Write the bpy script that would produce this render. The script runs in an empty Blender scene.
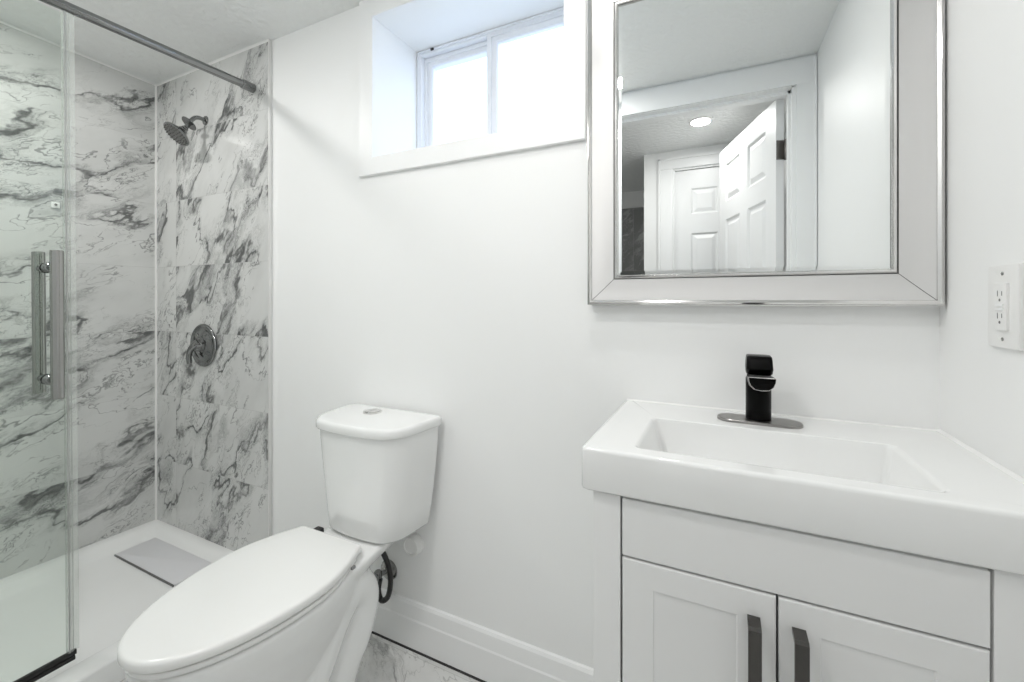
import bpy, bmesh, math
from mathutils import Vector, Matrix
C = bpy.context.scene.collection
S = bpy.context.scene
PI = math.pi
def R(a): return math.radians(a)

# ------------------------------------------------------------ camera, world, exposure
YCAM, HCAM, FPX = -1.115, 1.122, 431.0
cam = bpy.data.cameras.new('camera'); cam_o = bpy.data.objects.new('camera', cam); C.objects.link(cam_o)
cam_o.location = (0, YCAM, HCAM); cam_o.rotation_euler = (R(90), 0, R(26))
cam.sensor_fit = 'HORIZONTAL'; cam.sensor_width = 36; cam.lens = FPX*36/1024
cam.shift_y = -(341-300)/1024; cam.clip_start = 0.01
S.camera = cam_o
S.view_settings.view_transform = 'Standard'; S.view_settings.look = 'None'
S.view_settings.gamma = 1; S.view_settings.use_curve_mapping = False
S.view_settings.exposure = 0.10
w = bpy.data.worlds.new('world'); S.world = w; w.use_nodes = True
bg = w.node_tree.nodes['Background']; bg.inputs[0].default_value = (0.66, 0.80, 1.0, 1); bg.inputs[1].default_value = 3.2
try:
    S.cycles.max_bounces = 14; S.cycles.diffuse_bounces = 8; S.cycles.glossy_bounces = 8
    S.cycles.transparent_max_bounces = 16; S.cycles.sample_clamp_indirect = 6
except Exception: pass
LAMP = dict(shower=5.6, room=5.7, hall=3.4)  # room: power of the two added, unseen fill lights

# ------------------------------------------------------------ materials
def mat(name, col, rough=.5, metal=0., spec=.5, bump=None, coat=0.):
    m = bpy.data.materials.new(name); m.use_nodes = True; nt = m.node_tree; b = nt.nodes['Principled BSDF']
    b.inputs['Base Color'].default_value = (*col, 1); b.inputs['Roughness'].default_value = rough
    b.inputs['Metallic'].default_value = metal; b.inputs['Specular IOR Level'].default_value = spec
    b.inputs['Coat Weight'].default_value = coat
    if bump:
        sc, st, dist = bump
        tc = nt.nodes.new('ShaderNodeTexCoord'); n = nt.nodes.new('ShaderNodeTexNoise'); bp = nt.nodes.new('ShaderNodeBump')
        n.inputs['Scale'].default_value = sc; n.inputs['Detail'].default_value = 4
        bp.inputs['Strength'].default_value = st; bp.inputs['Distance'].default_value = dist
        nt.links.new(tc.outputs['Object'], n.inputs['Vector']); nt.links.new(n.outputs['Fac'], bp.inputs['Height'])
        nt.links.new(bp.outputs['Normal'], b.inputs['Normal'])
    return m
M = {}
M['wall'] = mat('wall_paint', (.87, .875, .872), .45, spec=.35, bump=(9, .10, .004))
M['trim'] = mat('trim_paint', (.87, .875, .875), .34, spec=.4)
M['ceil'] = mat('ceiling_stipple', (.84, .85, .845), .5, bump=(38, .8, .010))
M['porc'] = mat('porcelain', (.84, .845, .84), .08, coat=.3)
M['seatp'] = mat('seat_plastic', (.83, .83, .82), .2)
M['basin'] = mat('sink_ceramic', (.83, .835, .83), .07, coat=.3)
M['cab'] = mat('cabinet_paint', (.80, .803, .80), .33, spec=.4)
M['acryl'] = mat('pan_acrylic', (.86, .865, .86), .22)
M['cover'] = mat('drain_cover_plastic', (.70, .70, .72), .35)
M['chrome'] = mat('chrome', (.27, .275, .275), .06, 1.)
M['steel'] = mat('brushed_steel', (.36, .36, .35), .14, 1.)
M['silver'] = mat('silver_leaf', (.66, .655, .65), .38, .85, bump=(60, .08, .001))
M['bead'] = mat('silver_bead', (.72, .71, .70), .13, 1.)
M['beadd'] = mat('dark_edge', (.10, .10, .10), .4)
M['mirror'] = mat('mirror_silver', (.93, .95, .945), 0.0, 1.)
M['black'] = mat('black_gloss', (.002, .002, .002), .28, spec=.10)
M['blackm'] = mat('black_rubber', (.012, .012, .012), .55)
M['nickel'] = mat('brushed_nickel', (.33, .32, .31), .3, 1., bump=(220, .25, .001))
M['pull'] = mat('dark_nickel', (.12, .115, .11), .25, 1.)
M['pulltop'] = mat('dark_nickel_end', (.42, .40, .38), .35, 1.)
M['vinyl'] = mat('window_vinyl', (.80, .82, .86), .3)
M['white'] = mat('white_plastic', (.84, .84, .83), .3)
M['slot'] = mat('slot_grey', (.16, .16, .16), .6)
M['seal'] = None
M['hose'] = mat('braided_hose', (.045, .045, .045), .35, .6, bump=(300, .6, .002))
M['caulk'] = mat('white_caulk', (.86, .86, .85), .4)
M['hinge'] = mat('hinge_metal', (.20, .19, .18), .35, 1.)
M['grey_tile_wall'] = None

def glass(name, tint, gl=.06):
    m = bpy.data.materials.new(name); m.use_nodes = True; nt = m.node_tree; nt.nodes.clear()
    o = nt.nodes.new('ShaderNodeOutputMaterial'); mx = nt.nodes.new('ShaderNodeMixShader')
    t = nt.nodes.new('ShaderNodeBsdfTransparent'); g = nt.nodes.new('ShaderNodeBsdfGlossy'); f = nt.nodes.new('ShaderNodeFresnel')
    t.inputs[0].default_value = (*tint, 1); g.inputs['Roughness'].default_value = .01; f.inputs[0].default_value = 1.45
    ge = nt.nodes.new('ShaderNodeNewGeometry'); mu = nt.nodes.new('ShaderNodeMath'); mu.operation = 'MULTIPLY_ADD'; mu.inputs[1].default_value = -1; mu.inputs[2].default_value = 1
    m2 = nt.nodes.new('ShaderNodeMath'); m2.operation = 'MULTIPLY'; nt.links.new(ge.outputs['Backfacing'], mu.inputs[0]); nt.links.new(mu.outputs[0], m2.inputs[0]); nt.links.new(f.outputs[0], m2.inputs[1])
    nt.links.new(m2.outputs[0], mx.inputs[0]); nt.links.new(t.outputs[0], mx.inputs[1]); nt.links.new(g.outputs[0], mx.inputs[2])
    nt.links.new(mx.outputs[0], o.inputs[0]); return m
M['dglass'] = glass('shower_glass', (.955, .982, .962))
def frosted(name, col, k_):
    m = bpy.data.materials.new(name); m.use_nodes = True; nt = m.node_tree; nt.nodes.clear()
    o = nt.nodes.new('ShaderNodeOutputMaterial'); mx = nt.nodes.new('ShaderNodeMixShader')
    t = nt.nodes.new('ShaderNodeBsdfTransparent'); g = nt.nodes.new('ShaderNodeBsdfPrincipled'); g.inputs['Base Color'].default_value = (*col, 1); g.inputs['Roughness'].default_value = .2
    t.inputs[0].default_value = (.97, .98, .97, 1); mx.inputs[0].default_value = k_
    nt.links.new(t.outputs[0], mx.inputs[1]); nt.links.new(g.outputs[0], mx.inputs[2]); nt.links.new(mx.outputs[0], o.inputs[0]); return m
M['seal'] = frosted('seal_plastic', (.55, .57, .55), .30)
M['fin'] = frosted('seal_fin_plastic', (.80, .82, .80), .22)
M['wglass'] = glass('window_glass', (.98, .99, 1.))

def emit(name, col, s):
    m = bpy.data.materials.new(name); m.use_nodes = True; b = m.node_tree.nodes['Principled BSDF']
    b.inputs['Emission Color'].default_value = (*col, 1); b.inputs['Emission Strength'].default_value = s; return m
M['lens'] = emit('lamp_lens', (1, .98, .95), 12.)

class NT:
    def __init__(s, m): s.nt = m.node_tree
    def lk(s, a, i):
        if isinstance(a, (int, float)): i.default_value = a
        elif isinstance(a, tuple): i.default_value = a
        else: s.nt.links.new(a, i)
    def math(s, op, a, b=0., c=0.):
        n = s.nt.nodes.new('ShaderNodeMath'); n.operation = op
        s.lk(a, n.inputs[0]); s.lk(b, n.inputs[1]); s.lk(c, n.inputs[2]); return n.outputs[0]
    def vmath(s, op, a, b=(0, 0, 0)):
        n = s.nt.nodes.new('ShaderNodeVectorMath'); n.operation = op; s.lk(a, n.inputs[0]); s.lk(b, n.inputs[1]); return n.outputs[0]
    def comb(s, x, y, z=0.):
        n = s.nt.nodes.new('ShaderNodeCombineXYZ'); s.lk(x, n.inputs[0]); s.lk(y, n.inputs[1]); s.lk(z, n.inputs[2]); return n.outputs[0]
    def noise(s, v, sc, det=3., rough=.5, dist=0., color=False):
        n = s.nt.nodes.new('ShaderNodeTexNoise'); s.lk(v, n.inputs['Vector']); n.inputs['Scale'].default_value = sc
        n.inputs['Detail'].default_value = det; n.inputs['Roughness'].default_value = rough; n.inputs['Distortion'].default_value = dist
        return n.outputs['Color' if color else 'Fac']
    def smooth(s, x, a, b, lo=0., hi=1.):
        n = s.nt.nodes.new('ShaderNodeMapRange'); n.interpolation_type = 'SMOOTHSTEP'; s.lk(x, n.inputs[0])
        for i, v in enumerate((a, b, lo, hi)): n.inputs[1+i].default_value = v
        return n.outputs[0]
    def mix(s, f, a, b):
        n = s.nt.nodes.new('ShaderNodeMix'); n.data_type = 'RGBA'; s.lk(f, n.inputs[0]); s.lk(a, n.inputs[6]); s.lk(b, n.inputs[7]); return n.outputs[2]

def marble(name, axes, tile, off, angle, base=(.64, .645, .635), dark=(.05, .053, .053), mid=(.22, .225, .222), amount=1., seed=0., rough=.13, joints=(), stagger=0., vein_w=1.):
    """polished marble-look tile: every tile gets its own veining; axes = the two object axes the tile lies in"""
    m = bpy.data.materials.new(name); m.use_nodes = True; k = NT(m); nt = m.node_tree; b = nt.nodes['Principled BSDF']
    tc = nt.nodes.new('ShaderNodeTexCoord'); sp = nt.nodes.new('ShaderNodeSeparateXYZ'); nt.links.new(tc.outputs['Object'], sp.inputs[0])
    u, v = sp.outputs[axes[0]], sp.outputs[axes[1]]
    us = k.math('DIVIDE', k.math('SUBTRACT', u, off[0]), tile[0]); vs = k.math('DIVIDE', k.math('SUBTRACT', v, off[1]), tile[1])
    row = k.math('FLOOR', vs)
    us = k.math('ADD', us, k.math('MULTIPLY', k.math('MODULO', k.math('ADD', row, 40.), 2.), stagger))
    colm = k.math('FLOOR', us)
    fu = k.math('FRACT', us); fv = k.math('FRACT', vs)
    du = k.math('MULTIPLY', k.math('MINIMUM', fu, k.math('SUBTRACT', 1., fu)), tile[0])
    dv = k.math('MULTIPLY', k.math('MINIMUM', fv, k.math('SUBTRACT', 1., fv)), tile[1])
    grout = k.smooth(k.math('MINIMUM', du, dv), .0005, .0016, 1., 0.)
    wn = nt.nodes.new('ShaderNodeTexWhiteNoise'); wn.noise_dimensions = '3D'; nt.links.new(k.comb(colm, row, seed), wn.inputs['Vector'])
    shift = k.vmath('MULTIPLY', wn.outputs['Color'], (7., 7., 9.))
    ca, sa = math.cos(angle), math.sin(angle)
    # per tile the vein direction swings a little
    al = k.math('ADD', k.math('MULTIPLY', u, ca), k.math('MULTIPLY', v, sa))
    ac = k.math('SUBTRACT', k.math('MULTIPLY', v, ca), k.math('MULTIPLY', u, sa))
    p0 = k.vmath('ADD', k.comb(k.math('MULTIPLY', al, 1.0), k.math('MULTIPLY', ac, 2.1), 0.), shift)
    wv = k.vmath('MULTIPLY', k.vmath('SUBTRACT', k.noise(p0, 4.2, 4., .55, color=True), (.5, .5, .5)), (.55, .55, 0.))
    p = k.vmath('ADD', p0, wv)
    n1 = k.noise(p, 1.7, 2., .45); r1 = k.math('ABSOLUTE', k.math('SUBTRACT', n1, .5))
    n2 = k.noise(k.vmath('ADD', p, (3.1, 1.7, 5.)), 3.4, 3., .5); r2 = k.math('ABSOLUTE', k.math('SUBTRACT', n2, .5))
    msk = k.smooth(k.noise(k.vmath('ADD', p0, (9., 2., 1.)), 3.0, 2.), .40, .58)
    v1 = k.math('MULTIPLY', k.smooth(r1, .003*vein_w, .022*vein_w, 1., 0.), k.smooth(k.noise(p, 8., 3.), .36, .60, .25, 1.))
    v2 = k.math('MULTIPLY', k.smooth(r2, .001*vein_w, .011*vein_w, .8, 0.), msk)
    # crackled grey bands that follow the main veins
    band = k.math('MULTIPLY', k.smooth(r1, .0, .09, 1., 0.), k.smooth(k.noise(k.vmath('ADD', p, (1., 6., 2.)), 6., 8., .74, .6), .42, .62))
    fine = k.smooth(k.math('ABSOLUTE', k.math('SUBTRACT', k.noise(p, 16., 8., .72), .5)), .0, .018, 1., 0.)
    fine = k.math('MULTIPLY', fine, k.smooth(r1, .01, .09, .8, 0.))
    cloud = k.smooth(k.noise(k.vmath('ADD', p0, (4., 4., 4.)), 2.4, 5., .6), .42, .75)
    c = k.mix(k.math('MULTIPLY', cloud, .22*amount), (*base, 1), (*mid, 1))
    c = k.mix(k.math('MULTIPLY', band, .60*amount), c, (*mid, 1))
    c = k.mix(k.math('MULTIPLY', fine, .62*amount), c, (*dark, 1))
    n3 = k.noise(k.vmath('ADD', k.vmath('MULTIPLY', p, (1., 1.15, 1.)), (6.3, 2.7, 1.)), 5.2, 5., .62); r3 = k.math('ABSOLUTE', k.math('SUBTRACT', n3, .5))
    v3 = k.math('MULTIPLY', k.smooth(r3, .002, .014, 1., 0.), k.smooth(k.noise(k.vmath('ADD', p0, (5., 3., 8.)), 3.6, 2.), .46, .60))
    n4 = k.noise(k.vmath('ADD', p0, (2.2, 8.1, 3.)), 7.5, 7., .70, .5); r4 = k.math('ABSOLUTE', k.math('SUBTRACT', n4, .5))
    v4 = k.math('MULTIPLY', k.smooth(r4, .001, .012, 1., 0.), k.smooth(k.math('ADD', r1, k.math('MULTIPLY', k.math('SUBTRACT', k.noise(p0, 4.5, 3.), .5), .45)), -.02, .07, 1., 0.))
    c = k.mix(k.math('MULTIPLY', v3, .62*amount), c, (*dark, 1))
    c = k.mix(k.math('MULTIPLY', v4, .70*amount), c, (*dark, 1))
    c = k.mix(k.math('MULTIPLY', v2, .75*amount), c, (*dark, 1))
    c = k.mix(k.math('MULTIPLY', v1, .85*amount), c, (*dark, 1))
    c = k.mix(k.math('MULTIPLY', grout, .55), c, (.50, .50, .49, 1))
    nt.links.new(c, b.inputs['Base Color'])
    b.inputs['Roughness'].default_value = rough
    bp = nt.nodes.new('ShaderNodeBump'); bp.inputs['Strength'].default_value = .6; bp.inputs['Distance'].default_value = .0008
    nt.links.new(k.math('SUBTRACT', 1., grout), bp.inputs['Height']); nt.links.new(bp.outputs['Normal'], b.inputs['Normal'])
    return m
M['tile_back'] = marble('marble_back', (0, 2), (.66, .300), (-2.255, .076), R(56), seed=3.)
M['tile_left'] = marble('marble_left', (1, 2), (.61, .300), (-.62, .076), R(24), seed=8., amount=.95)
M['tile_floor'] = marble('marble_floor', (0, 1), (.60, .60), (-1.13, -.63), R(-35), seed=5., base=(.72, .72, .71), amount=.6)
M['tile_dark'] = marble('marble_dark', (0, 2), (.30, .60), (-.75, .81), R(40), base=(.20, .205, .20), mid=(.26, .26, .26), dark=(.5, .5, .5), seed=1., amount=.7, rough=.4)

# ------------------------------------------------------------ mesh helpers
def box(bm, x0, x1, y0, y1, z0, z1, bev=0., seg=2):
    r = bmesh.ops.create_cube(bm, size=1.)
    vs = r['verts']
    for v in vs: v.co = Vector(((x0+x1)/2+v.co.x*(x1-x0), (y0+y1)/2+v.co.y*(y1-y0), (z0+z1)/2+v.co.z*(z1-z0)))
    if bev > 0:
        es = list({e for v in vs for e in v.link_edges})
        bmesh.ops.bevel(bm, geom=es, offset=bev, segments=seg, profile=.7, affect='EDGES')
def loft(bm, rings, cap0=True, cap1=True, closed=True):
    vr = [[bm.verts.new(p) for p in r] for r in rings]
    n = len(rings[0])
    for a, b in zip(vr[:-1], vr[1:]):
        for i in range(n if closed else n-1):
            j = (i+1) % n
            bm.faces.new((a[i], a[j], b[j], b[i]))
    if cap0: bm.faces.new(list(reversed(vr[0])))
    if cap1: bm.faces.new(vr[-1])
    return vr
def frame_of(t):
    t = Vector(t).normalized(); a = Vector((0, 0, 1)) if abs(t.z) < .9 else Vector((1, 0, 0))
    x = a.cross(t).normalized(); return x, t.cross(x)
def smooth_path(pts, n=8):
    P = [Vector(p) for p in pts]; out = []
    for i in range(len(P)-1):
        p0 = P[max(i-1, 0)]; p1 = P[i]; p2 = P[i+1]; p3 = P[min(i+2, len(P)-1)]
        for k in range(n):
            t = k/n
            out.append(.5*((2*p1)+(-p0+p2)*t+(2*p0-5*p1+4*p2-p3)*t*t+(-p0+3*p1-3*p2+p3)*t**3))
    out.append(P[-1]); return out
def tube(bm, pts, r, seg=16):
    pts = [Vector(p) for p in pts]; rings = []; x = None
    rr = r if isinstance(r, (list, tuple)) else [r]*len(pts)
    for i, p in enumerate(pts):
        t = (pts[min(i+1, len(pts)-1)]-pts[max(i-1, 0)]).normalized()
        if x is None: x, y = frame_of(t)
        else:
            x = (x-t*x.dot(t)).normalized(); y = t.cross(x)
        rings.append([p+x*rr[i]*math.cos(2*PI*k/seg)+y*rr[i]*math.sin(2*PI*k/seg) for k in range(seg)])
    loft(bm, rings)
def lathe(bm, prof, o=(0, 0, 0), axis=(0, 0, 1), seg=40, sx=1.):
    o = Vector(o); a = Vector(axis).normalized(); x, y = frame_of(a); rings = []
    for r, h in prof:
        r = max(r, 1e-5); rings.append([o+a*h+x*r*sx*math.cos(2*PI*k/seg)+y*r*math.sin(2*PI*k/seg) for k in range(seg)])
    loft(bm, rings)
def rrect(x0, x1, y0, y1, r, z, n=6):
    out = []
    for cx, cy, a0 in ((x1-r, y0+r, -90), (x1-r, y1-r, 0), (x0+r, y1-r, 90), (x0+r, y0+r, 180)):
        for k in range(n+1):
            a = R(a0+90*k/n); out.append(Vector((cx+r*math.cos(a), cy+r*math.sin(a), z)))
    return out
def obj(name, bm, m, parent=None, smooth=35, **props):
    bmesh.ops.recalc_face_normals(bm, faces=bm.faces)
    me = bpy.data.meshes.new(name); bm.to_mesh(me); bm.free()
    me.materials.append(m)
    o = bpy.data.objects.new(name, me); C.objects.link(o)
    if smooth:
        for p in me.polygons: p.use_smooth = True
        try: me.set_sharp_from_angle(angle=R(smooth))
        except Exception: pass
    if parent is not None:
        o.parent = parent
        if parent.type == 'EMPTY': o.matrix_parent_inverse = Matrix.Translation(-Vector(parent.get('_loc', (0, 0, 0))))
    for k_, v_ in props.items(): o[k_] = v_
    return o
def B(): return bmesh.new()
def thing(name, label, cat, loc, group=None):
    o = bpy.data.objects.new(name, None); C.objects.link(o); o.location = loc; o['_loc'] = loc
    o.empty_display_size = .05; o['label'] = label; o['category'] = cat
    if group: o['group'] = group
    return o
def bx(name, m, parent, *a, bev=0., **p):
    bm = B(); box(bm, *a, bev=bev); return obj(name, bm, m, parent, **p)
def struct(name, bm, m, **p): return obj(name, bm, m, kind='structure', **p)

XL, XR, YD = -2.433, .379, -1.18
def zc(y): return 2.147-.037*y

# ------------------------------------------------------------ the room shell
bm = B(); box(bm, -2.6, .55, -3.4, .30, -.12, 0.); struct('floor', bm, M['tile_floor'])
bm = B()                                             # back wall with the basement window hole
WX0, WX1, WZ0, WZ1, WD = -1.064, -.384, 1.607, 2.082, .228
box(bm, -2.6, WX0, 0, .30, 0, 2.30); box(bm, WX1, .55, 0, .30, 0, 2.30)
box(bm, WX0, WX1, 0, .30, 0, WZ0); box(bm, WX0, WX1, 0, .30, WZ1, 2.30)
struct('wall_back', bm, M['wall'], smooth=0)
bm = B(); box(bm, XR, .55, -3.4, 0, 0, 2.30); struct('wall_right', bm, M['wall'], smooth=0)
bm = B(); box(bm, -2.6, XL, -3.4, 0, 0, 2.30); struct('wall_left', bm, M['wall'], smooth=0)
OX0, OX1, OZ = -.515, .307, 2.07
bm = B(); box(bm, XL, OX0, YD-.12, YD, 0, 2.30); box(bm, OX1, XR, YD-.12, YD, 0, 2.30); box(bm, OX0, OX1, YD-.12, YD, OZ, 2.30)
struct('wall_front', bm, M['wall'], smooth=0)
bm = B()                                             # sloping bathroom ceiling
loft(bm, [[(XL-.1, .05, zc(.05)), (XR+.1, .05, zc(.05)), (XR+.1, .05, 2.34), (XL-.1, .05, 2.34)],
          [(XL-.1, YD-.06, zc(YD)), (XR+.1, YD-.06, zc(YD)), (XR+.1, YD-.06, 2.34), (XL-.1, YD-.06, 2.34)]])
struct('ceiling', bm, M['ceil'], smooth=0)
bm = B(); box(bm, XL-.1, XR+.1, -3.4, YD-.06, 2.185, 2.34); struct('ceiling_hall', bm, M['ceil'], smooth=0)
# hall: wall with the closed door, and the far wall with dark tiles
DX0, DX1, DZ = -.284, .375, 2.042
bm = B(); box(bm, -.497, DX0, -2.32, -2.20, 0, 2.185); box(bm, DX0, XR, -2.32, -2.20, DZ, 2.185); struct('wall_hall', bm, M['wall'], smooth=0)
bm = B(); box(bm, XL, XR, -3.4, -3.25, 0, 2.185); struct('wall_far', bm, M['wall'], smooth=0)
bm = B(); box(bm, -1.60, -.40, -3.25, -3.235, 0, 2.02); struct('wall_far_tile', bm, M['tile_dark'], smooth=0)

# tiled shower walls, corner strips
bm = B(); box(bm, XL, -1.604, -.012, 0, .07, 2.16); struct('wall_shower_back', bm, M['tile_back'], smooth=0)
bm = B(); box(bm, XL, XL+.010, YD, -.012, .07, 2.20); struct('wall_shower_left', bm, M['tile_left'], smooth=0)
bm = B(); box(bm, -1.604, -1.597, -.0135, 0, .0, 2.16, .003); struct('trim_1', bm, mat('trim_profile', (.72, .72, .71), .3, .2))
bm = B(); box(bm, XL+.010, XL+.0165, -.0185, -.012, .078, 2.15); struct('trim_2', bm, M['caulk'])
bm = B()
loft(bm, [[(XL+.010, -.012, 2.1380), (XL+.010, -.019, 2.1440), (XL+.010, -.012, 2.150)], [(-1.597, -.012, 2.1380), (-1.61, -.019, 2.1440), (-1.597, -.012, 2.150)]])
loft(bm, [[(XL+.010, -.012, 2.1395), (XL+.017, -.012, 2.1450), (XL+.010, -.012, 2.150)], [(XL+.010, YD, 2.1395-.035*YD), (XL+.017, YD, 2.1450-.035*YD), (XL+.010, YD, 2.150-.035*YD)]])
struct('trim_3', bm, M['caulk'], smooth=0)

# baseboard: stepped profile swept along the back wall
def baseboard(name, x0, x1, y, sgn=-1):
    prof = [(0, .007), (.016, .007), (.016, .096), (.0135, .101), (.0135, .104), (.010, .140), (.006, .148), (0, .151)]
    bm = B(); loft(bm, [[(x0, y+sgn*d, z) for d, z in prof], [(x1, y+sgn*d, z) for d, z in prof]])
    return struct(name, bm, M['trim'], smooth=20)
baseboard('baseboard_back', -1.596, -.19, 0)
bm = B(); box(bm, -1.587, -.20, -.0180, -.0005, .0002, .0045); struct('gap_shadow_strip', bm, mat('gap_shade', (.05, .05, .05), .8), smooth=0)  # dark strip painting in the shadow line under the baseboard
bm = B(); box(bm, XR-.014, XR, YD, -.40, .004, .15, .003); struct('baseboard_right', bm, M['trim'])

# ------------------------------------------------------------ window_1
win = bpy.data.objects.new('window_1', None); C.objects.link(win); win['kind'] = 'structure'; win['_loc'] = (0, 0, 0)
bm = B()
CX0, CX1, CZ0, CZ1 = -1.137, -.323, 1.550, 2.146
def rect(d, y, x0=WX0, x1=WX1, z0=WZ0, z1=WZ1, top=None):
    return [(x0-d, y, z0-d), (x1+d, y, z0-d), (x1+d, y, (z1+d) if top is None else top), (x0-d, y, (z1+d) if top is None else top)]
rings = [rect(0, -.0003), rect(0, -.010), rect(.002, -.0125), rect(.059, -.0125, top=2.1470), rect(.0615, -.010, top=2.1480), rect(.0615, -.0003, top=2.1480)]
loft(bm, rings, False, False); obj('window_casing', bm, M['trim'], win, smooth=20)
def wframe(name, x0, x1, z0, z1, wd, y0, y1, m=M['vinyl'], parent=win, step=True):
    bm = B(); r = lambda d, y: [(x0+d, y, z0+d), (x1-d, y, z0+d), (x1-d, y, z1-d), (x0+d, y, z1-d)]
    rings = [r(0, y1), r(0, y0+.002), r(.002, y0), r(wd*.45, y0), r(wd*.47, y0+.006), r(wd-.004, y0+.006), r(wd, y0+.012), r(wd, y1)]
    loft(bm, rings, False, False); return obj(name, bm, m, parent, smooth=20)
wframe('window_frame', WX0+.0015, WX1-.001, WZ0+.001, WZ1-.001, .017, WD-.005, .298)
wframe('fixed_sash', -1.048, -.725, WZ0+.0175, 2.0635, .034, WD+.022, .290)
wframe('sliding_sash', -.756, WX1-.004, WZ0+.013, 2.0755, .040, WD-.0, WD+.020)
bx('fixed_pane', M['wglass'], win, -1.016, -.757, .270, .274, WZ0+.050, 2.031)
bx('sliding_pane', M['wglass'], win, -.718, WX1-.043, WD+.012, WD+.016, WZ0+.052, 2.037)
bx('latch', M['blackm'], win, -.995, -.982, WD-.010, WD-.005, 2.069, 2.077, bev=.001)
# outside: window well kerb
bm = B(); box(bm, -1.6, .1, .31, 1.2, 1.2, 1.45); struct('ground_outside', bm, mat('gravel', (.5, .5, .5), .9, bump=(40, 1, .02)))

# ------------------------------------------------------------ bathroom doorway and doors (seen in the mirror)
bm = B()
# casing on the room side
box(bm, OX1-.004, OX1+.064, YD, YD+.0155, 0, OZ+.02, .001); box(bm, OX0-.092, OX0+.004, YD, YD+.0155, 0, OZ+.02, .001)
box(bm, OX0-.092, OX1+.064, YD, YD+.016, OZ-.004, OZ+.105, .003)
box(bm, OX1+.058, OX1+.070, YD, YD+.021, 0, 2.170, .004)
struct('trim_4', bm, M['trim'])
bm = B()
box(bm, OX1-.020, OX1, YD-.12, YD, 0, OZ); box(bm, OX0, OX0+.020, YD-.12, YD, 0, OZ); box(bm, OX0, OX1, YD-.12, YD, OZ-.006, OZ)
box(bm, OX1-.032, OX1-.018, YD-.075, YD-.035, 0, OZ-.004, .002); box(bm, OX0+.018, OX0+.032, YD-.075, YD-.035, 0, OZ-.004, .002); box(bm, OX0, OX1, YD-.075, YD-.035, OZ-.02, OZ-.004, .002)
struct('trim_5', bm, M['trim'])
def panel_door(root, W, z0, z1, th=.035, tp=(.105, .335)):
    """slab in local coords: x 0..W, y -th..0, six raised panels on both faces"""
    bm = B(); st = .105; cw = (W-3*st)/2
    zs = [(z1-tp[1], z1-tp[0]), (z1-1.10, z1-.445), (z0+.20, z1-1.245)]
    xs = [(st, st+cw), (2*st+cw, W-st)]
    for f, y in ((1, 0.), (-1, -th)):
        gx = [0]+[v for p in xs for v in p]+[W]; gz = sorted([z0, z1]+[v for p in zs for v in p])
        for i in range(len(gx)-1):
            for j in range(len(gz)-1):
                if i in (1, 3) and j in (1, 3, 5):
                    a0, a1, b0, b1 = gx[i], gx[i+1], gz[j], gz[j+1]
                    r = lambda d, dy: [(a0+d, y+f*dy, b0+d), (a1-d, y+f*dy, b0+d), (a1-d, y+f*dy, b1-d), (a0+d, y+f*dy, b1-d)]
                    loft(bm, [r(0, 0), r(.010, -.010), r(.016, -.010), r(.040, -.002)], False, True)
                else:
                    vs = [bm.verts.new(q) for q in ((gx[i], y, gz[j]), (gx[i+1], y, gz[j]), (gx[i+1], y, gz[j+1]), (gx[i], y, gz[j+1]))]
                    bm.faces.new(vs)
    loft(bm, [[(0, 0, z0), (W, 0, z0), (W, 0, z1), (0, 0, z1)], [(0, -th, z0), (W, -th, z0), (W, -th, z1), (0, -th, z1)]], False, False)
    bmesh.ops.remove_doubles(bm, verts=bm.verts, dist=.0001)
    return obj('door_slab', bm, M['trim'], root, smooth=0)
d1 = bpy.data.objects.new('door_1', None); C.objects.link(d1); d1['kind'] = 'structure'
panel_door(d1, .745, .012, 2.062)
for zz in (1.825, 1.03, .25):
    bm = B(); box(bm, -.009, .022, .0005, .004, zz-.045, zz+.045, .001); lathe(bm, [(.0055, -.048), (.0065, -.046), (.0065, .046), (.0055, .048)], (-.006, .006, zz), (0, 0, 1), 12)
    box(bm, -.003, .0005, -.034, -.001, zz-.045, zz+.045, .0005)
    obj('hinge', bm, M['hinge'], d1)
bm = B(); lathe(bm, [(.028, 0), (.028, .006), (.012, .010), (.010, .035), (.024, .045), (.026, .058), (.018, .066), (.0, .068)], (.69, 0, 1.0), (0, 1, 0), 24)
lathe(bm, [(.028, 0), (.028, .006), (.012, .010), (.010, .035), (.024, .045), (.026, .058), (.018, .066), (.0, .068)], (.69, -.035, 1.0), (0, -1, 0), 24)
obj('door_knob', bm, M['steel'], d1)
d1.location = (.271, -1.298, 0); d1.rotation_euler = (0, 0, R(-108.5))
bm = B(); box(bm, OX1-.0240, OX1-.0195, YD-.118, YD-.078, 1.778, 1.872, .0005); struct('trim_6', bm, M['hinge'])
d2 = bpy.data.objects.new('door_2', None); C.objects.link(d2); d2['kind'] = 'structure'
panel_door(d2, DX1-DX0, .01, DZ-.004, tp=(.13, .31)); d2.location = (DX0, -2.215, 0)
bm = B(); box(bm, DX0-.018, DX0-.003, -2.24, -2.198, 0, DZ, .002); box(bm, DX0-.105, DX0-.014, -2.2, -2.184, 0, DZ+.012, .003); box(bm, DX0-.105, XR, -2.2, -2.184, DZ+.012, DZ+.085, .003)
box(bm, DX0-.112, DX0-.095, -2.2, -2.178, 0, DZ+.092, .003); box(bm, DX0-.112, XR, -2.2, -2.178, DZ+.077, DZ+.093, .003)
struct('trim_7', bm, M['trim'])

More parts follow.
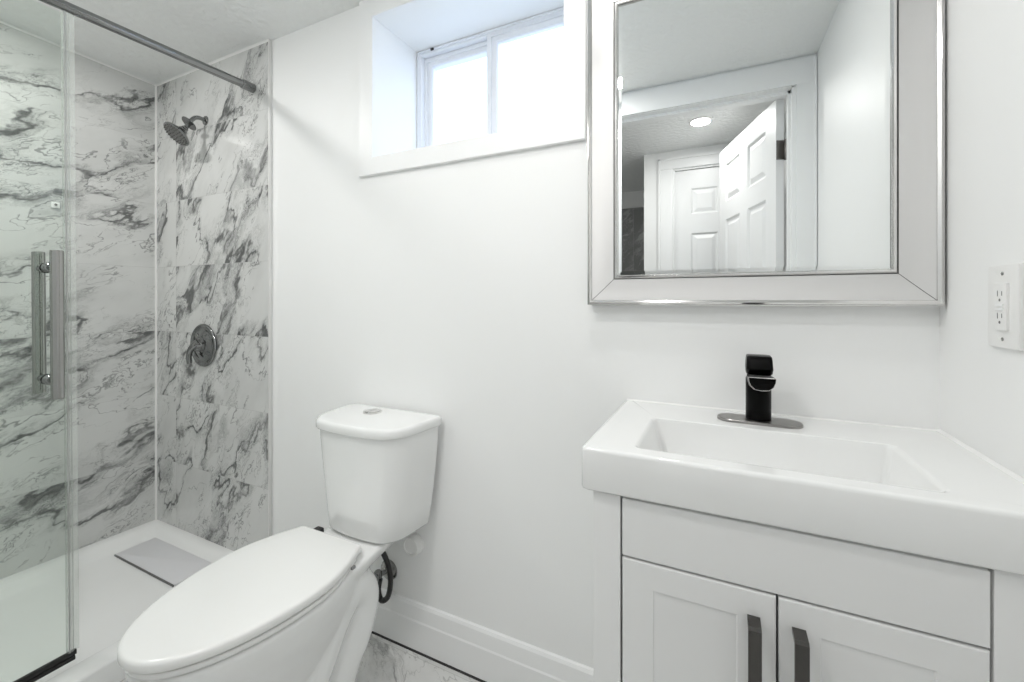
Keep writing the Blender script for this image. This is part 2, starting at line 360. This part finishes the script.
# ------------------------------------------------------------ lamps
def downlight(x, y, z, W, label, radius=.052):
    t = thing('recessed_downlight', label, 'ceiling light', (x, y, z), 'recessed ceiling lights')
    bm = B(); lathe(bm, [(radius, -.002), (radius+.002, -.006), (radius+.014, -.005), (radius+.018, .001), (radius+.016, .01), (radius, .01)], (x, y, z), seg=40); obj('trim_ring', bm, M['white'], t)
    bm = B(); lathe(bm, [(radius-.001, .006), (radius-.001, -.003), (radius*.6, -.0045), (0, -.005)], (x, y, z), seg=40); obj('lens', bm, M['lens'], t)
    l = bpy.data.lights.new('downlight_lamp', 'AREA'); l.shape = 'DISK'; l.size = radius*2; l.energy = W; l.color = (1., .985, .96)
    lo = bpy.data.objects.new('downlight_lamp', l); C.objects.link(lo); lo.parent = t; lo.location = (0, 0, -.008)
downlight(-1.96, -.70, zc(-.70), LAMP['shower'], 'recessed round ceiling light above the shower pan')
downlight(-.70, -.95, zc(-.95), LAMP['room'], 'added unseen fill light shaped as a downlight, over the open floor near the door')  # added out of view to brighten the cabinet front, toilet and wall
downlight(-.25, -.37, zc(-.37), LAMP['room']*.4, 'added unseen fill light shaped as a downlight, in front of the sink')  # weaker lamp added out of view to even out the sink side
downlight(-.10, -1.72, 2.185, LAMP['hall'], 'glowing recessed hall ceiling light beyond the open door, seen in the mirror')
downlight(-.90, -1.70, 2.185, LAMP['hall'], 'recessed hall ceiling light left of the open doorway')

# ------------------------------------------------------------ mirror
MX, MZ = .032, 1.5
mir = thing('wall_mirror', 'large rectangular wall mirror in a wide silver frame above the sink', 'mirror', (MX, -.001, 1.118))
GX0, GX1, GZ0, GZ1 = -.2380, .3025, 1.1825, 1.865
def mring(d, y): return [(GX0-d-MX, y, GZ0-d-1.118), (GX1+d-MX, y, GZ0-d-1.118), (GX1+d-MX, y, GZ1+d-1.118), (GX0-d-MX, y, GZ1+d-1.118)]
def mpart(name, prof, m, sm=25, caps=(False, False)):
    bm = B(); loft(bm, [mring(d, y) for d, y in prof], *caps); o = obj(name, bm, m, None, smooth=sm); o.parent = mir; return o
mpart('glass', [(.006, -.004), (.006, -.0185), (.0, -.0185), (-.011, -.0200)], M['mirror'], 0, (True, True))
mpart('inner_bead', [(-.0015, -.016), (-.0015, -.0225), (.0005, -.0255), (.0045, -.0255), (.007, -.0225), (.007, -.0200)], M['bead'])
mpart('inner_groove', [(.007, -.021), (.0082, -.0205), (.0088, -.0225)], M['beadd'])
mpart('frame_band', [(.0085, -.0215), (.012, -.0225), (.025, -.0245), (.045, -.0290), (.056, -.0325), (.061, -.0340)], M['silver'])
mpart('outer_bead', [(.061, -.0325), (.0615, -.0365), (.0660, -.0395), (.0695, -.0375), (.0705, -.034)], M['bead'])
mpart('outer_rim', [(.0705, -.035), (.0725, -.034), (.0725, -.001), (.0, -.001)], M['bead'])
for cx_, cz_, sx_, sz_ in ((GX0, GZ0, -1, -1), (GX1, GZ0, 1, -1), (GX0, GZ1, -1, 1), (GX1, GZ1, 1, 1)):
    bm = B(); P2 = [(.0088, -.0222), (.012, -.0230), (.025, -.0250), (.045, -.0295), (.056, -.0330), (.0605, -.0345)]
    wv = .0006
    rg = []
    for d, y in P2:
        c = Vector((cx_+sx_*d-MX, y, cz_+sz_*d-1.118)); n_ = Vector((sx_*1., 0, -sz_*1.)).normalized()*wv
        rg.append([c-n_, c+n_, c+n_+Vector((0, .004, 0)), c-n_+Vector((0, .004, 0))])
    loft(bm, rg); o = obj('mitre_seam', bm, M['beadd'], None); o.parent = mir
mir.rotation_euler = (0, 0, R(.25))

# ------------------------------------------------------------ GFCI outlet on the right wall
ou = thing('wall_outlet', 'white double electrical outlet on the right wall beside the mirror', 'outlet', (XR, -.216, 1.112))
def xbox(bm, y0, y1, z0, z1, d0, d1, bev=.0): box(bm, XR-d1, XR-d0, y0, y1, z0, z1, bev)
bm = B(); xbox(bm, -.2620, -.1840, 1.051, 1.174, 0, .006, .0025); obj('cover_plate', bm, M['white'], ou)
bm = B(); xbox(bm, -.2400, -.2070, 1.0775, 1.1465, .0055, .0095, .001); rc = obj('receptacle', bm, M['white'], ou)
bm = B()
for zc0 in (1.0955, 1.1285):
    xbox(bm, -.2195, -.2180, zc0-.001, zc0+.0075, .0090, .0098); xbox(bm, -.2305, -.2290, zc0, zc0+.0065, .0090, .0098)
    lathe(bm, [(.0022, 0), (.0022, .0008)], (XR-.0090, -.224, zc0-.0065), (-1, 0, 0), 10)
obj('slots', bm, M['slot'], rc, label='dark plug slots')
for zz, nm in ((1.1145, 'reset_button'), (1.1085, 'test_button')):
    bm = B(); xbox(bm, -.2330, -.2140, zz-.0022, zz+.0022, .0092, .0108, .0005); obj(nm, bm, M['trim'], rc)
for zz in (1.064, 1.161):
    bm = B(); lathe(bm, [(.0028, 0), (.0028, .001), (.0018, .0015)], (XR-.0058, -.2235, zz), (-1, 0, 0), 12); obj('screw', bm, M['steel'], ou)

# ------------------------------------------------------------ vanity
YF = -.381
va = thing('vanity_cabinet', 'white bathroom vanity cabinet with two shaker doors under the sink', 'cabinet', (.08, -.2, 0))
bm = B(); box(bm, -.201, -.186, -.350, -.002, .09, .793); box(bm, .357, .372, -.350, -.002, .09, .793); box(bm, -.186, .357, -.010, -.002, .09, .793); box(bm, -.186, .357, -.350, -.010, .09, .105); box(bm, -.186, .357, -.335, -.320, .705, .765); obj('body', bm, M['cab'], va)
bm = B(); box(bm, -.201, -.1548, YF, -.350, .0, .7935, .0015); obj('stile', bm, M['cab'], va)
bm = B(); box(bm, .2998, .374, YF, -.350, .0, .7935, .0015); obj('stile', bm, M['cab'], va)
bm = B(); box(bm, -.1548, .2998, -.33, -.32, .0, .09, .001); obj('toe_kick', bm, M['cab'], va)
bm = B(); box(bm, -.1515, .2965, YF-.0005, YF+.019, .6930, .7885, .0025, 3); obj('false_drawer_front', bm, M['cab'], va)
def shaker(x0, x1, z0, z1, hx):
    bm = B(); y = YF-.0005; fx, fz = .050, .042
    r = lambda dx, dz, yy: [(x0+dx, yy, z0+dz), (x1-dx, yy, z0+dz), (x1-dx, yy, z1-dz), (x0+dx, yy, z1-dz)]
    loft(bm, [r(0, 0, y+.019), r(0, 0, y+.0025), r(.0008, .0008, y+.0008), r(.0025, .0025, y), r(fx, fz, y), r(fx+.0015, fz+.0015, y+.0018), r(fx+.005, fz+.005, y+.0022)])
    d = obj('door', bm, M['cab'], va, smooth=20)
    bm = B(); zt, zb = .6525, .512; w_ = .0085
    pr = [(YF-.0005, zt), (YF-.026, zt), (YF-.0305, zt-.0035), (YF-.0305, zb+.0035), (YF-.026, zb), (YF-.0005, zb), (YF-.0005, zb+.0075), (YF-.022, zb+.0075), (YF-.0235, zb+.0085), (YF-.0235, zt-.0085), (YF-.022, zt-.0075), (YF-.0005, zt-.0075)]
    loft(bm, [[(hx-w_, yy, zz) for yy, zz in pr], [(hx+w_, yy, zz) for yy, zz in pr]])
    obj('handle', bm, M['pull'], d, smooth=20, label='dark metal bar pull')
shaker(-.1515, .0708, .012, .6890, .0420)
shaker(.0738, .2965, .012, .6890, .0985)

# ------------------------------------------------------------ sink
sk = thing('sink', 'white ceramic rectangular sink top with one wide basin on the vanity', 'sink', (.08, -.2, .794))
SX0, SX1 = -.221, .3785
def rr(dx, z, r=.010, dy=0): return rrect(SX0+dx, SX1, -.391+dx+dy, -.0005, r, z, 6)
bm = B()
top = [rr(.003, .7945), rr(.001, .796), rr(.0, .799), rr(0, .861), rr(.0010, .8650), rr(.003, .8672), rr(.006, .868)]
bx0, bx1, by0, by1 = -.138, .272, -.355, -.142
bas = [rr(.009, .8681), rrect(bx0-.003, bx1+.003, by0-.003, by1+.003, .016, .8681, 6), rrect(bx0, bx1, by0, by1, .014, .8680, 6), rrect(bx0+.003, bx1-.003, by0+.003, by1-.003, .013, .8668, 6), rrect(bx0+.007, bx1-.007, by0+.006, by1-.004, .012, .862, 6),
       rrect(bx0+.026, bx1-.014, by0+.014, by1-.008, .012, .790, 6), rrect(bx0+.034, bx1-.022, by0+.022, by1-.016, .018, .781, 6), rrect(bx0+.052, bx1-.054, by0+.042, by1-.034, .026, .777, 6),
       rrect(.04, .092, -.27, -.225, .02, .774, 6)]
loft(bm, top+bas, True, True)
obj('basin', bm, M['basin'], sk, smooth=40)
bm = B(); loft(bm, [[(SX0+.003, -.0005, .867), (SX0+.003, -.004, .8681), (SX0+.003, -.0025, .8700), (SX0+.003, -.0005, .8706)], [(SX1, -.0005, .867), (SX1, -.004, .8681), (SX1, -.0025, .8700), (SX1, -.0005, .8706)]])
loft(bm, [[(SX1, -.0005, .867), (SX1-.005, -.0005, .868), (SX1, -.0005, .873)], [(SX1, -.38, .867), (SX1-.005, -.38, .868), (SX1, -.38, .873)]])
obj('back_lip', bm, M['caulk'], sk, smooth=60)
bm = B(); lathe(bm, [(.022, 0), (.022, .003), (.017, .0035), (.012, .002), (0, .002)], (.066, -.247, .7738), (0, 0, 1), 28); obj('drain', bm, M['chrome'], sk)

# ------------------------------------------------------------ faucet
fa = thing('faucet', 'black single lever faucet on an oval nickel plate at the back of the sink', 'faucet', (.068, -.078, .868))
bm = B()
def stadium(cx, cy, hw, hr, z, n=14):
    out = []
    for s_, a0 in ((1, -90), (-1, 90)):
        for k in range(n+1):
            a = R(a0+180*k/n); out.append(Vector((cx+s_*(hw-hr)+hr*math.cos(a), cy+hr*math.sin(a), z)))
    return out
loft(bm, [stadium(.068, -.083, .078, .0290, .8681), stadium(.068, -.083, .078, .0290, .8725), stadium(.068, -.083, .0765, .0275, .8740)])
obj('deck_plate', bm, M['nickel'], fa, label='brushed nickel oval deck plate')
fx, fy = .068, -.077
bm = B(); lathe(bm, [(.0232, 0), (.0236, .002), (.0236, .084), (.0230, .087), (0, .087)], (fx, fy, .8735), seg=40); obj('body', bm, M['black'], fa)
bm = B()                                   # short spout: flat on top, rounded below, reaching over the basin
def ush(y, w_, zt, h_, cx_):
    pts = [(-w_, zt), (-w_*.97, zt-h_*.30), (-w_*.82, zt-h_*.68), (-w_*.5, zt-h_*.94), (0, zt-h_), (w_*.5, zt-h_*.94), (w_*.82, zt-h_*.68), (w_*.97, zt-h_*.30), (w_, zt)]
    return [Vector((cx_+x, y, z)) for x, z in pts]
loft(bm, [ush(fy+.012, .0205, .965, .030, fx), ush(fy-.020, .0235, .966, .030, fx+.001), ush(fy-.045, .0238, .967, .027, fx+.0025), ush(fy-.056, .0238, .9675, .025, fx+.003), ush(fy-.0575, .0222, .9665, .022, fx+.003)])
obj('spout', bm, M['black'], fa, smooth=40)
bm = B(); tube(bm, [q+Vector((0, -.0012, 0)) for q in (ush(fy-.0565, .0238, .9675, .025, fx+.003))], .0005, 8); tube(bm, [(fx+.003-.0238, fy-.0577, .968), (fx+.003+.0238, fy-.0577, .968)], .0007, 8)
obj('spout_edge', bm, M['bead'], fa, label='thin bright edge of the spout mouth')
bm = B()                                   # lever: tapered block tipped back
def hring(z, hw, y0, y1, r=.007): return [Vector((p.x, p.y, p.z)) for p in rrect(fx-hw, fx+hw, y0, y1, r, z, 5)]
loft(bm, [hring(.9675, .0215, fy-.022, fy+.020, .010), hring(.972, .0236, fy-.034, fy+.020, .009), hring(.982, .0242, fy-.040, fy+.020), hring(1.000, .0232, fy-.036, fy+.016), hring(1.0055, .0225, fy-.033, fy+.013), hring(1.007, .021, fy-.030, fy+.011)])
obj('lever', bm, M['black'], fa, smooth=40)

# ------------------------------------------------------------ toilet
TX = -.978
to = thing('toilet', 'white two-piece toilet with closed elongated lid and dual flush tank', 'toilet', (TX, -.4, 0))
def dring(cx, hw, yb, yf, bow, rc, rb, z, n=6, m=14):
    """D-shaped tank outline: straight back at yb, bowed front reaching yf"""
    pts = []
    def arc(c, r, a0, a1):
        for k in range(n+1):
            a = R(a0+(a1-a0)*k/n); pts.append(Vector((c[0]+r*math.cos(a), c[1]+r*math.sin(a), z)))
    arc((cx+hw-rb, yb-rb), rb, 0, 90); arc((cx-hw+rb, yb-rb), rb, 90, 180)
    ys = yf+bow+rc*.75
    arc((cx-hw+rc, ys), rc, 180, 250)
    a = pts[-1].copy(); bx_ = 2*cx-a.x
    for k in range(1, m):
        t = k/m; x = a.x+(bx_-a.x)*t; pts.append(Vector((x, yf+(a.y-yf)*(abs(2*t-1)**2.2), z)))
    arc((cx+hw-rc, ys), rc, 290, 360)
    for p in pts: p.x = cx+(p.x-cx)*(1-.125*max(0., (yb-p.y)/(yb-yf))**1.3)
    return pts
tcx = -.9590
bm = B()
prof = [(.4295, .130, -.042, -.184, .020), (.4325, .142, -.036, -.195, .021), (.442, .1505, -.032, -.203, .022), (.50, .158, -.027, -.208, .024), (.56, .164, -.023, -.211, .025), (.64, .172, -.021, -.216, .026), (.70, .177, -.020, -.219, .026), (.7372, .179, -.020, -.220, .026)]
loft(bm, [dring(tcx, hw, yb, yf, bow, .066, .012, z) for z, hw, yb, yf, bow in prof])
obj('tank', bm, M['porc'], to, smooth=50)
bm = B()
prof = [(.7370, .1800, -.018, -.222, .026), (.7385, .1845, -.015, -.228, .026), (.743, .1865, -.0135, -.2305, .026), (.758, .1865, -.0135, -.2305, .026), (.7635, .1845, -.0150, -.2285, .026), (.7662, .181, -.018, -.225, .026), (.7672, .176, -.023, -.220, .026)]
loft(bm, [dring(tcx, hw, yb, yf, bow, .072, .014, z) for z, hw, yb, yf, bow in prof])
obj('tank_lid', bm, M['porc'], to, smooth=50)
bxx, byy = -.995, -.083
bm = B(); lathe(bm, [(.0285, 0), (.0285, .003), (.026, .0045), (.0235, .003)], (bxx, byy, .7670), seg=32); fb = obj('flush_button', bm, M['bead'], to, label='round chrome dual flush button')
for s_ in (-1, 1):
    bm = B(); pts = [(bxx+s_*.001, byy+.0225*math.cos(R(a))*1., 0) for a in (0,)]
    ring = [Vector((bxx+s_*(.0008+.0222*math.sin(R(a))), byy+.0222*math.cos(R(a)), .7695)) for a in range(0, 181, 12)]
    r2 = [p+Vector((0, 0, .0035)) for p in ring]
    loft(bm, [ring, r2]); obj('button_half', bm, M['bead'], fb)
# seat outline
def egg(cx, hw, yb, yf, z, hb=.122, n=32, ym=-.42, rb=.014):
    """elongated seat outline: widest at ym, tapering to a straight back of half-width hb, round nose"""
    right = []
    for k in range(n+1):                      # nose (k=0) to the widest point
        a = PI/2*k/n; right.append((hw*math.sin(a)**.96, ym+(yf-ym)*math.cos(a)))
    for k in range(1, 15):                    # widest point to the back corner
        t = k/14; y = ym+(yb-rb-ym)*t; right.append((hw+(hb-hw)*t**1.7, y))
    for k in range(1, 7):
        a = R(90*k/6); right.append((hb-rb+rb*math.cos(a), yb-rb+rb*math.sin(a)))
    return [Vector((cx+x, y, z)) for x, y in right]+[Vector((cx-x, y, z)) for x, y in reversed(right[1:])]
SC = -.985
def slab(name, hw, yb, yf, z0, z1, rnd, m, hb):
    bm = B(); e = lambda d, z: egg(SC, hw-d, yb-d, yf+d, z, hb-d)
    loft(bm, [e(rnd, z0), e(rnd*.3, z0+rnd*.3), e(0, z0+rnd), e(0, z1-rnd), e(rnd*.3, z1-rnd*.3), e(rnd, z1)])
    return obj(name, bm, m, to, smooth=50)
slab('seat', .1615, -.262, -.712, .4290, .4405, .003, M['seatp'], .116)
bm = B(); e = lambda d, z: egg(SC, .1655-d, -.250-d, -.7195+d, z, .119-d)
loft(bm, [e(.005, .4460), e(.001, .4472), e(0, .450), e(0, .4605), e(.0015, .4640), e(.005, .4662), e(.010, .4670), e(.040, .4682), e(.09, .4688)])
obj('lid', bm, M['seatp'], to, smooth=50)
for s_, m_, lb in ((-1, M['blackm'], 'black hinge cap'), (1, M['seatp'], None)):
    y0_ = -.240 if s_ < 0 else -.262
    bm = B(); box(bm, SC+s_*.086-.013, SC+s_*.086+.013, y0_, y0_+.028, .4305, .4445 if s_ > 0 else .449, .005); h = obj('hinge', bm, m_, to)
    if lb: h['label'] = lb
bm = B(); box(bm, SC+.1415, SC+.148, -.316, -.304, .4405, .4475, .002); obj('lid_bumper', bm, mat('bumper_grey', (.25, .25, .25), .5), to, label='small grey bumper')
# bowl, deck, trapway and foot merged into one smooth body
bm = B()
def ov(hw, yb, yf, z, ym=-.43, hb=None): return egg(SC, hw, yb, yf, z, hb if hb else hw*.7, ym=ym)
loft(bm, [ov(.060, -.28, -.52, .02, -.42), ov(.066, -.28, -.55, .10, -.42), ov(.082, -.28, -.585, .17, -.42), ov(.110, -.23, -.63, .24, -.42), ov(.135, -.23, -.675, .31, -.43), ov(.150, -.23, -.695, .36, -.43), ov(.157, -.23, -.706, .395, -.42), ov(.159, -.23, -.708, .418, -.42), ov(.154, -.23, -.702, .4235, -.42)])
def deck(hf, hb_, yb, z):
    ps = rrect(-1, 1, -.35, yb, .02, z); out = []
    for p in ps:
        t = (p.y+.35)/(yb+.35); h_ = hf+(hb_-hf)*t**1.6
        rx = (abs(p.x)-.98)/.02 if abs(p.x) > .98 else 0.
        out.append(Vector((SC+.012+math.copysign(h_-.02+.02*max(rx, 0.), p.x), p.y, z)))
    return out
loft(bm, [deck(.075, .035, -.17, .335), deck(.112, .060, -.11, .375), deck(.126, .084, -.060, .402), deck(.130, .092, -.045, .424), deck(.127, .090, -.048, .4285)])
for s_ in (-1, 1):
    tube(bm, smooth_path([(SC+s_*.045, -.56, .09), (SC+s_*.055, -.50, .10), (SC+s_*.062, -.43, .13), (SC+s_*.066, -.37, .20), (SC+s_*.066, -.315, .285), (SC+s_*.070, -.262, .342), (SC+s_*.071, -.222, .318), (SC+s_*.071, -.216, .275), (SC+s_*.070, -.240, .21), (SC+s_*.064, -.275, .15), (SC+s_*.060, -.295, .09), (SC+s_*.060, -.300, .02)], 5), .052, 16)
    loft(bm, [rrect(SC+s_*.075-.045, SC+s_*.075+.045, -.42, -.22, .04, .0), rrect(SC+s_*.075-.045, SC+s_*.075+.045, -.42, -.22, .04, .035), rrect(SC+s_*.07-.035, SC+s_*.07+.035, -.40, -.24, .03, .05)])
loft(bm, [rrect(SC-.105, SC+.105, -.57, -.22, .08, .0), rrect(SC-.105, SC+.105, -.57, -.22, .08, .02), rrect(SC-.09, SC+.09, -.555, -.235, .07, .04)])
bowl = obj('bowl', bm, M['porc'], to, smooth=180)
rm = bowl.modifiers.new('remesh', 'REMESH'); rm.mode = 'VOXEL'; rm.voxel_size = .0055; rm.use_smooth_shade = True
sm = bowl.modifiers.new('smooth', 'SMOOTH'); sm.factor = .5; sm.iterations = 7
for s_ in (-1, 1):
    bm = B(); lathe(bm, [(.016, 0), (.016, .008), (.012, .016), (.004, .019), (0, .019)], (SC+s_*.105, -.31, .046), seg=20); obj('bolt_cap', bm, M['white'], to)

# supply valve, hose and the round white cap on the wall
sv = thing('water_supply_valve', 'chrome supply valve with dark braided hose behind the toilet', 'valve', (-.985, 0, .22))
bm = B(); lathe(bm, [(.034, 0), (.033, .004), (.020, .010), (.012, .012)], (-1.000, -.0005, .222), (0, -1, 0), 32); obj('escutcheon', bm, M['steel'], sv)
bm = B(); tube(bm, [(-1.006, -.01, .22), (-1.012, -.04, .22)], .008); lathe(bm, [(.012, 0), (.013, .004), (.013, .030), (.010, .034)], (-1.014, -.038, .200), seg=16); lathe(bm, [(.006, 0), (.006, .012), (.016, .014), (.016, .022), (.012, .026)], (-1.012, -.040, .22), (0, -1, 0), 16); obj('valve_body', bm, M['chrome'], sv)
bm = B(); tube(bm, smooth_path([(-1.005, -.038, .21), (-1.008, -.042, .175), (-.990, -.048, .152), (-.962, -.05, .172), (-.950, -.05, .225), (-.960, -.052, .280), (-.99, -.056, .33), (-1.03, -.060, .375)], 7), .0085, 12); obj('hose', bm, M['hose'], sv, label='dark braided hose')
wc = bpy.data.objects
bm = B(); lathe(bm, [(.0, .0), (.034, 0), (.035, .002), (.034, .006), (.032, .008), (.031, .026), (.029, .029), (.024, .0295), (.022, .026), (0, .026)], (-.890, -.0002, .338), (0, -1, 0), 36)
o = obj('round_pipe_stub', bm, M['white'], None); o['label'] = 'round white plastic cap sticking out of the wall beside the toilet tank'; o['category'] = 'pipe cap'

# ------------------------------------------------------------ shower
pn = thing('shower_pan', 'white acrylic shower pan with raised lip in the corner', 'shower pan', (-2.0, -.6, 0))
PX0, PX1, PY0, PY1 = XL+.0005, -1.588, YD+.001, -.0005
bm = B()
def pr(d, z, r=.02): return rrect(PX0+d, PX1-d, PY0+d, PY1-d, r, z, 6)
loft(bm, [rrect(PX0, PX1, PY0, PY1, .004, .002), rrect(PX0, PX1, PY0, PY1, .004, .070), rrect(PX0+.002, PX1-.003, PY0+.002, PY1-.002, .006, .0765), rrect(PX0+.008, PX1-.010, PY0+.008, PY1-.008, .008, .0785),
          rrect(PX0+.055, PX1-.075, PY0+.055, PY1-.040, .03, .0775), rrect(PX0+.070, PX1-.088, PY0+.068, PY1-.052, .04, .070), rrect(PX0+.095, PX1-.105, PY0+.09, PY1-.068, .05, .0485), rrect(PX0+.115, PX1-.125, PY0+.11, PY1-.085, .05, .0430),
          rrect(PX0+.30, PX1-.30, PY0+.40, PY1-.25, .05, .0400)])
obj('pan', bm, M['acryl'], pn, smooth=60)
bm = B(); loft(bm, [rrect(-2.300, -1.853, -.214, -.072, .006, .0445), rrect(-2.300, -1.853, -.214, -.072, .006, .0500), rrect(-2.298, -1.855, -.212, -.074, .006, .0515)])
obj('drain_cover', bm, M['cover'], pn, label='flat grey-white rectangular drain cover')
bm = B(); box(bm, -2.302, -1.855, -.2175, -.2145, .042, .0492, 0); obj('drain_slot', bm, M['slot'], pn, label='dark drain gap')

GXP = -1.694
# header rail
rl = thing('shower_rail', 'round chrome header rail running from the tiled wall above the shower', 'rail', (GXP, -.6, 1.965))
bm = B(); tube(bm, [(GXP, -.030, 1.972), (GXP, YD+.02, 1.957)], .0145, 24); obj('tube', bm, M['chrome'], rl)
bm = B(); lathe(bm, [(.014, 0), (.0180, .001), (.0180, .046), (.0155, .048)], (GXP, -.0125, 1.972), (0, -1, 0), 28); obj('end_socket', bm, M['chrome'], rl)
bm = B(); lathe(bm, [(.013, 0), (.0165, .001), (.0165, .040), (.014, .042)], (GXP, YD+.0005, 1.957), (0, 1, 0), 28); obj('end_socket', bm, M['chrome'], rl)

# sliding glass door, very slightly out of plumb as in the photo
dr = thing('shower_door', 'clear greenish glass shower door with vertical pull bars', 'shower door', (GXP, -.563, .10))
dr.rotation_euler = (R(.35), 0, 0); dr.location.y = -.553
def L(x, y, z): return (x-GXP, y+.563, z-.10)
def dpart(name, bm, m, parent=None, **k):
    for v in bm.verts: v.co = Vector(L(*v.co))
    o = obj(name, bm, m, None, **k); o.parent = parent or dr; return o
gx = GXP
bm = B(); box(bm, gx-.004, gx+.004, YD+.02, -.570, .105, 1.940, .0008); gp = dpart('glass_panel', bm, M['dglass'])
bm = B(); box(bm, gx-.0065, gx+.0065, -.572, -.5585, .105, 1.948, .001); dpart('edge_seal', bm, M['seal'], label='pale vertical edge seal')
bm = B(); box(bm, gx-.003, gx+.003, -.5585, -.546, .105, 1.948, .001); dpart('seal_fin', bm, M['fin'], label='thin whitish seal fin')
bm = B(); box(bm, gx+.0045, gx+.0075, -.5690, -.5665, .105, 1.948, .001); dpart('seal_channel', bm, mat('seal_grey', (.40, .41, .40), .25), label='grey seal channel')
bm = B(); box(bm, gx-.0045, gx+.0045, YD+.03, -.552, .092, .106, .002); dpart('bottom_sweep', bm, M['blackm'], label='black bottom sweep')
hy = -.605
def bar(xc, z0, z1):
    bm = B(); lathe(bm, [(.012, 0), (.0140, .0015), (.0140, z1-z0-.0015), (.012, z1-z0)], (xc, hy, z0), seg=28)
    return bm
hd = dpart('handle', bar(gx+.060, .852, 1.258), M['steel'])
dpart('inner_handle', bar(gx-.060, .856, 1.260), M['steel'])
for zz in (1.212, .900):
    bm = B(); lathe(bm, [(.011, 0), (.0085, .004), (.0085, .040), (.013, .045), (.015, .050), (.015, .0555), (.0085, .056), (.0085, .0645), (.015, .0645), (.015, .070), (.010, .076), (.0085, .120)], (gx+.060, hy, zz), (-1, 0, 0), 24)
    dpart('standoff', bm, M['chrome'])
for yy in (-.84, -1.08):
    bm = B(); lathe(bm, [(.018, 0), (.020, .002), (.020, .012), (.018, .014)], (gx+.014, yy, 1.915), (-1, 0, 0), 24); box(bm, gx-.012, gx+.012, yy-.014, yy+.014, 1.90, 1.944, .003); dpart('roller_hanger', bm, M['chrome'])
bm = B(); box(bm, GXP-.006, GXP+.006, YD+.01, -.545, .0785, .0905, .003)
o = obj('bottom_track', bm, M['blackm'], None); o['label'] = 'black bottom guide track on the shower curb under the glass'; o['category'] = 'track'
# small clip on the left tiles, seen through the glass
ck = thing('wall_clip', 'tiny white square clip on the left shower wall tiles, seen through glass', 'clip', (XL+.010, -.36, 1.488))
bm = B(); box(bm, XL+.010, XL+.018, -.372, -.347, 1.493, 1.517, .003); obj('clip_base', bm, M['white'], ck)
bm = B(); lathe(bm, [(.004, 0), (.005, .004), (.003, .008)], (XL+.018, -.360, 1.506), (1, 0, 0), 12); obj('clip_pin', bm, M['steel'], ck)

# shower head
sh = thing('shower_head_set', 'chrome shower head on a short bent arm high on the tiled wall', 'shower head', (-2.022, 0, 1.903))
bm = B(); lathe(bm, [(.020, 0), (.019, .004), (.010, .009)], (-2.022, -.0122, 1.903), (0, -1, 0), 28); obj('wall_flange', bm, mat('flange_dark', (.25, .25, .25), .12, 1.), sh)
bm = B(); tube(bm, smooth_path([(-2.022, -.013, 1.903), (-2.022, -.042, 1.905), (-2.023, -.064, 1.890), (-2.025, -.090, 1.842)], 8), .0085, 18); obj('arm', bm, M['chrome'], sh)
ax = Vector((-.10, -.66, -.74)).normalized()
cp = Vector((-2.024, -.076, 1.868))
bm = B(); lathe(bm, [(.006, -.001), (.031, -.0005), (.032, .001), (.031, .0025), (.010, .003)], cp, ax, 32); obj('collar', bm, mat('collar_dark', (.22, .22, .22), .12, 1.), sh)
hp = Vector((-2.025, -.088, 1.845))
bm = B(); lathe(bm, [(.010, 0), (.0135, .004), (.0135, .010), (.018, .016), (.019, .022), (.028, .030), (.040, .036), (.050, .042), (.054, .047), (.0535, .052), (.050, .0535)], hp, ax, 48); obj('bell', bm, M['chrome'], sh)
bm = B(); lathe(bm, [(.049, .050), (.049, .0545), (.030, .056), (0, .0565)], hp, ax, 48)
x_, y_ = frame_of(ax)
for rr_, n_ in ((.012, 6), (.026, 12), (.036, 18), (.045, 24)):
    for k in range(n_):
        a = 2*PI*k/n_; lathe(bm, [(.0022, 0), (.0015, .004)], hp+ax*.055+x_*rr_*math.cos(a)+y_*rr_*math.sin(a), ax, 8)
obj('spray_face', bm, mat('spray_face_grey', (.20, .20, .195), .25, .7), sh, label='grey nozzle face')

# shower valve
vv = thing('shower_valve', 'round chrome shower valve with a lever handle on the tiled wall', 'shower valve', (-2.032, 0, .925))
vo = (-2.032, -.0122, .925)
bm = B(); lathe(bm, [(.0905, 0), (.0930, .002), (.0935, .005), (.0915, .009), (.0875, .011), (.083, .0095), (.079, .0055), (.074, .0045), (.062, .008), (.050, .014), (.042, .017), (.036, .018), (0, .018)], vo, (0, -1, 0), 64); obj('escutcheon', bm, M['chrome'], vv, smooth=70)
bm = B(); lathe(bm, [(.036, .010), (.034, .018), (.026, .022), (.023, .036), (.021, .041), (.012, .044), (0, .044)], vo, (0, -1, 0), 36); hb_ = obj('hub', bm, M['chrome'], vv)
bm = B(); hub = Vector((-2.029, -.050, .925))
pth = smooth_path([hub+Vector((.012, .006, .018)), hub+Vector((0, -.004, .004)), hub+Vector((-.022, -.006, -.014)), hub+Vector((-.036, -.006, -.042)), hub+Vector((-.038, -.004, -.080))], 6)
n_ = len(pth); tube(bm, pth, [.0150-.006*(i/(n_-1)) if i < n_-1 else .005 for i in range(n_)], 18); obj('lever', bm, M['chrome'], hb_)
bm = B(); lathe(bm, [(.011, 0), (.011, .008), (.008, .010), (0, .010)], (-2.062, -.020, .965), (0, -1, 0), 20); obj('stop_button', bm, M['steel'], vv)

for o in list(bpy.data.objects):
    if '_loc' in o: del o['_loc']
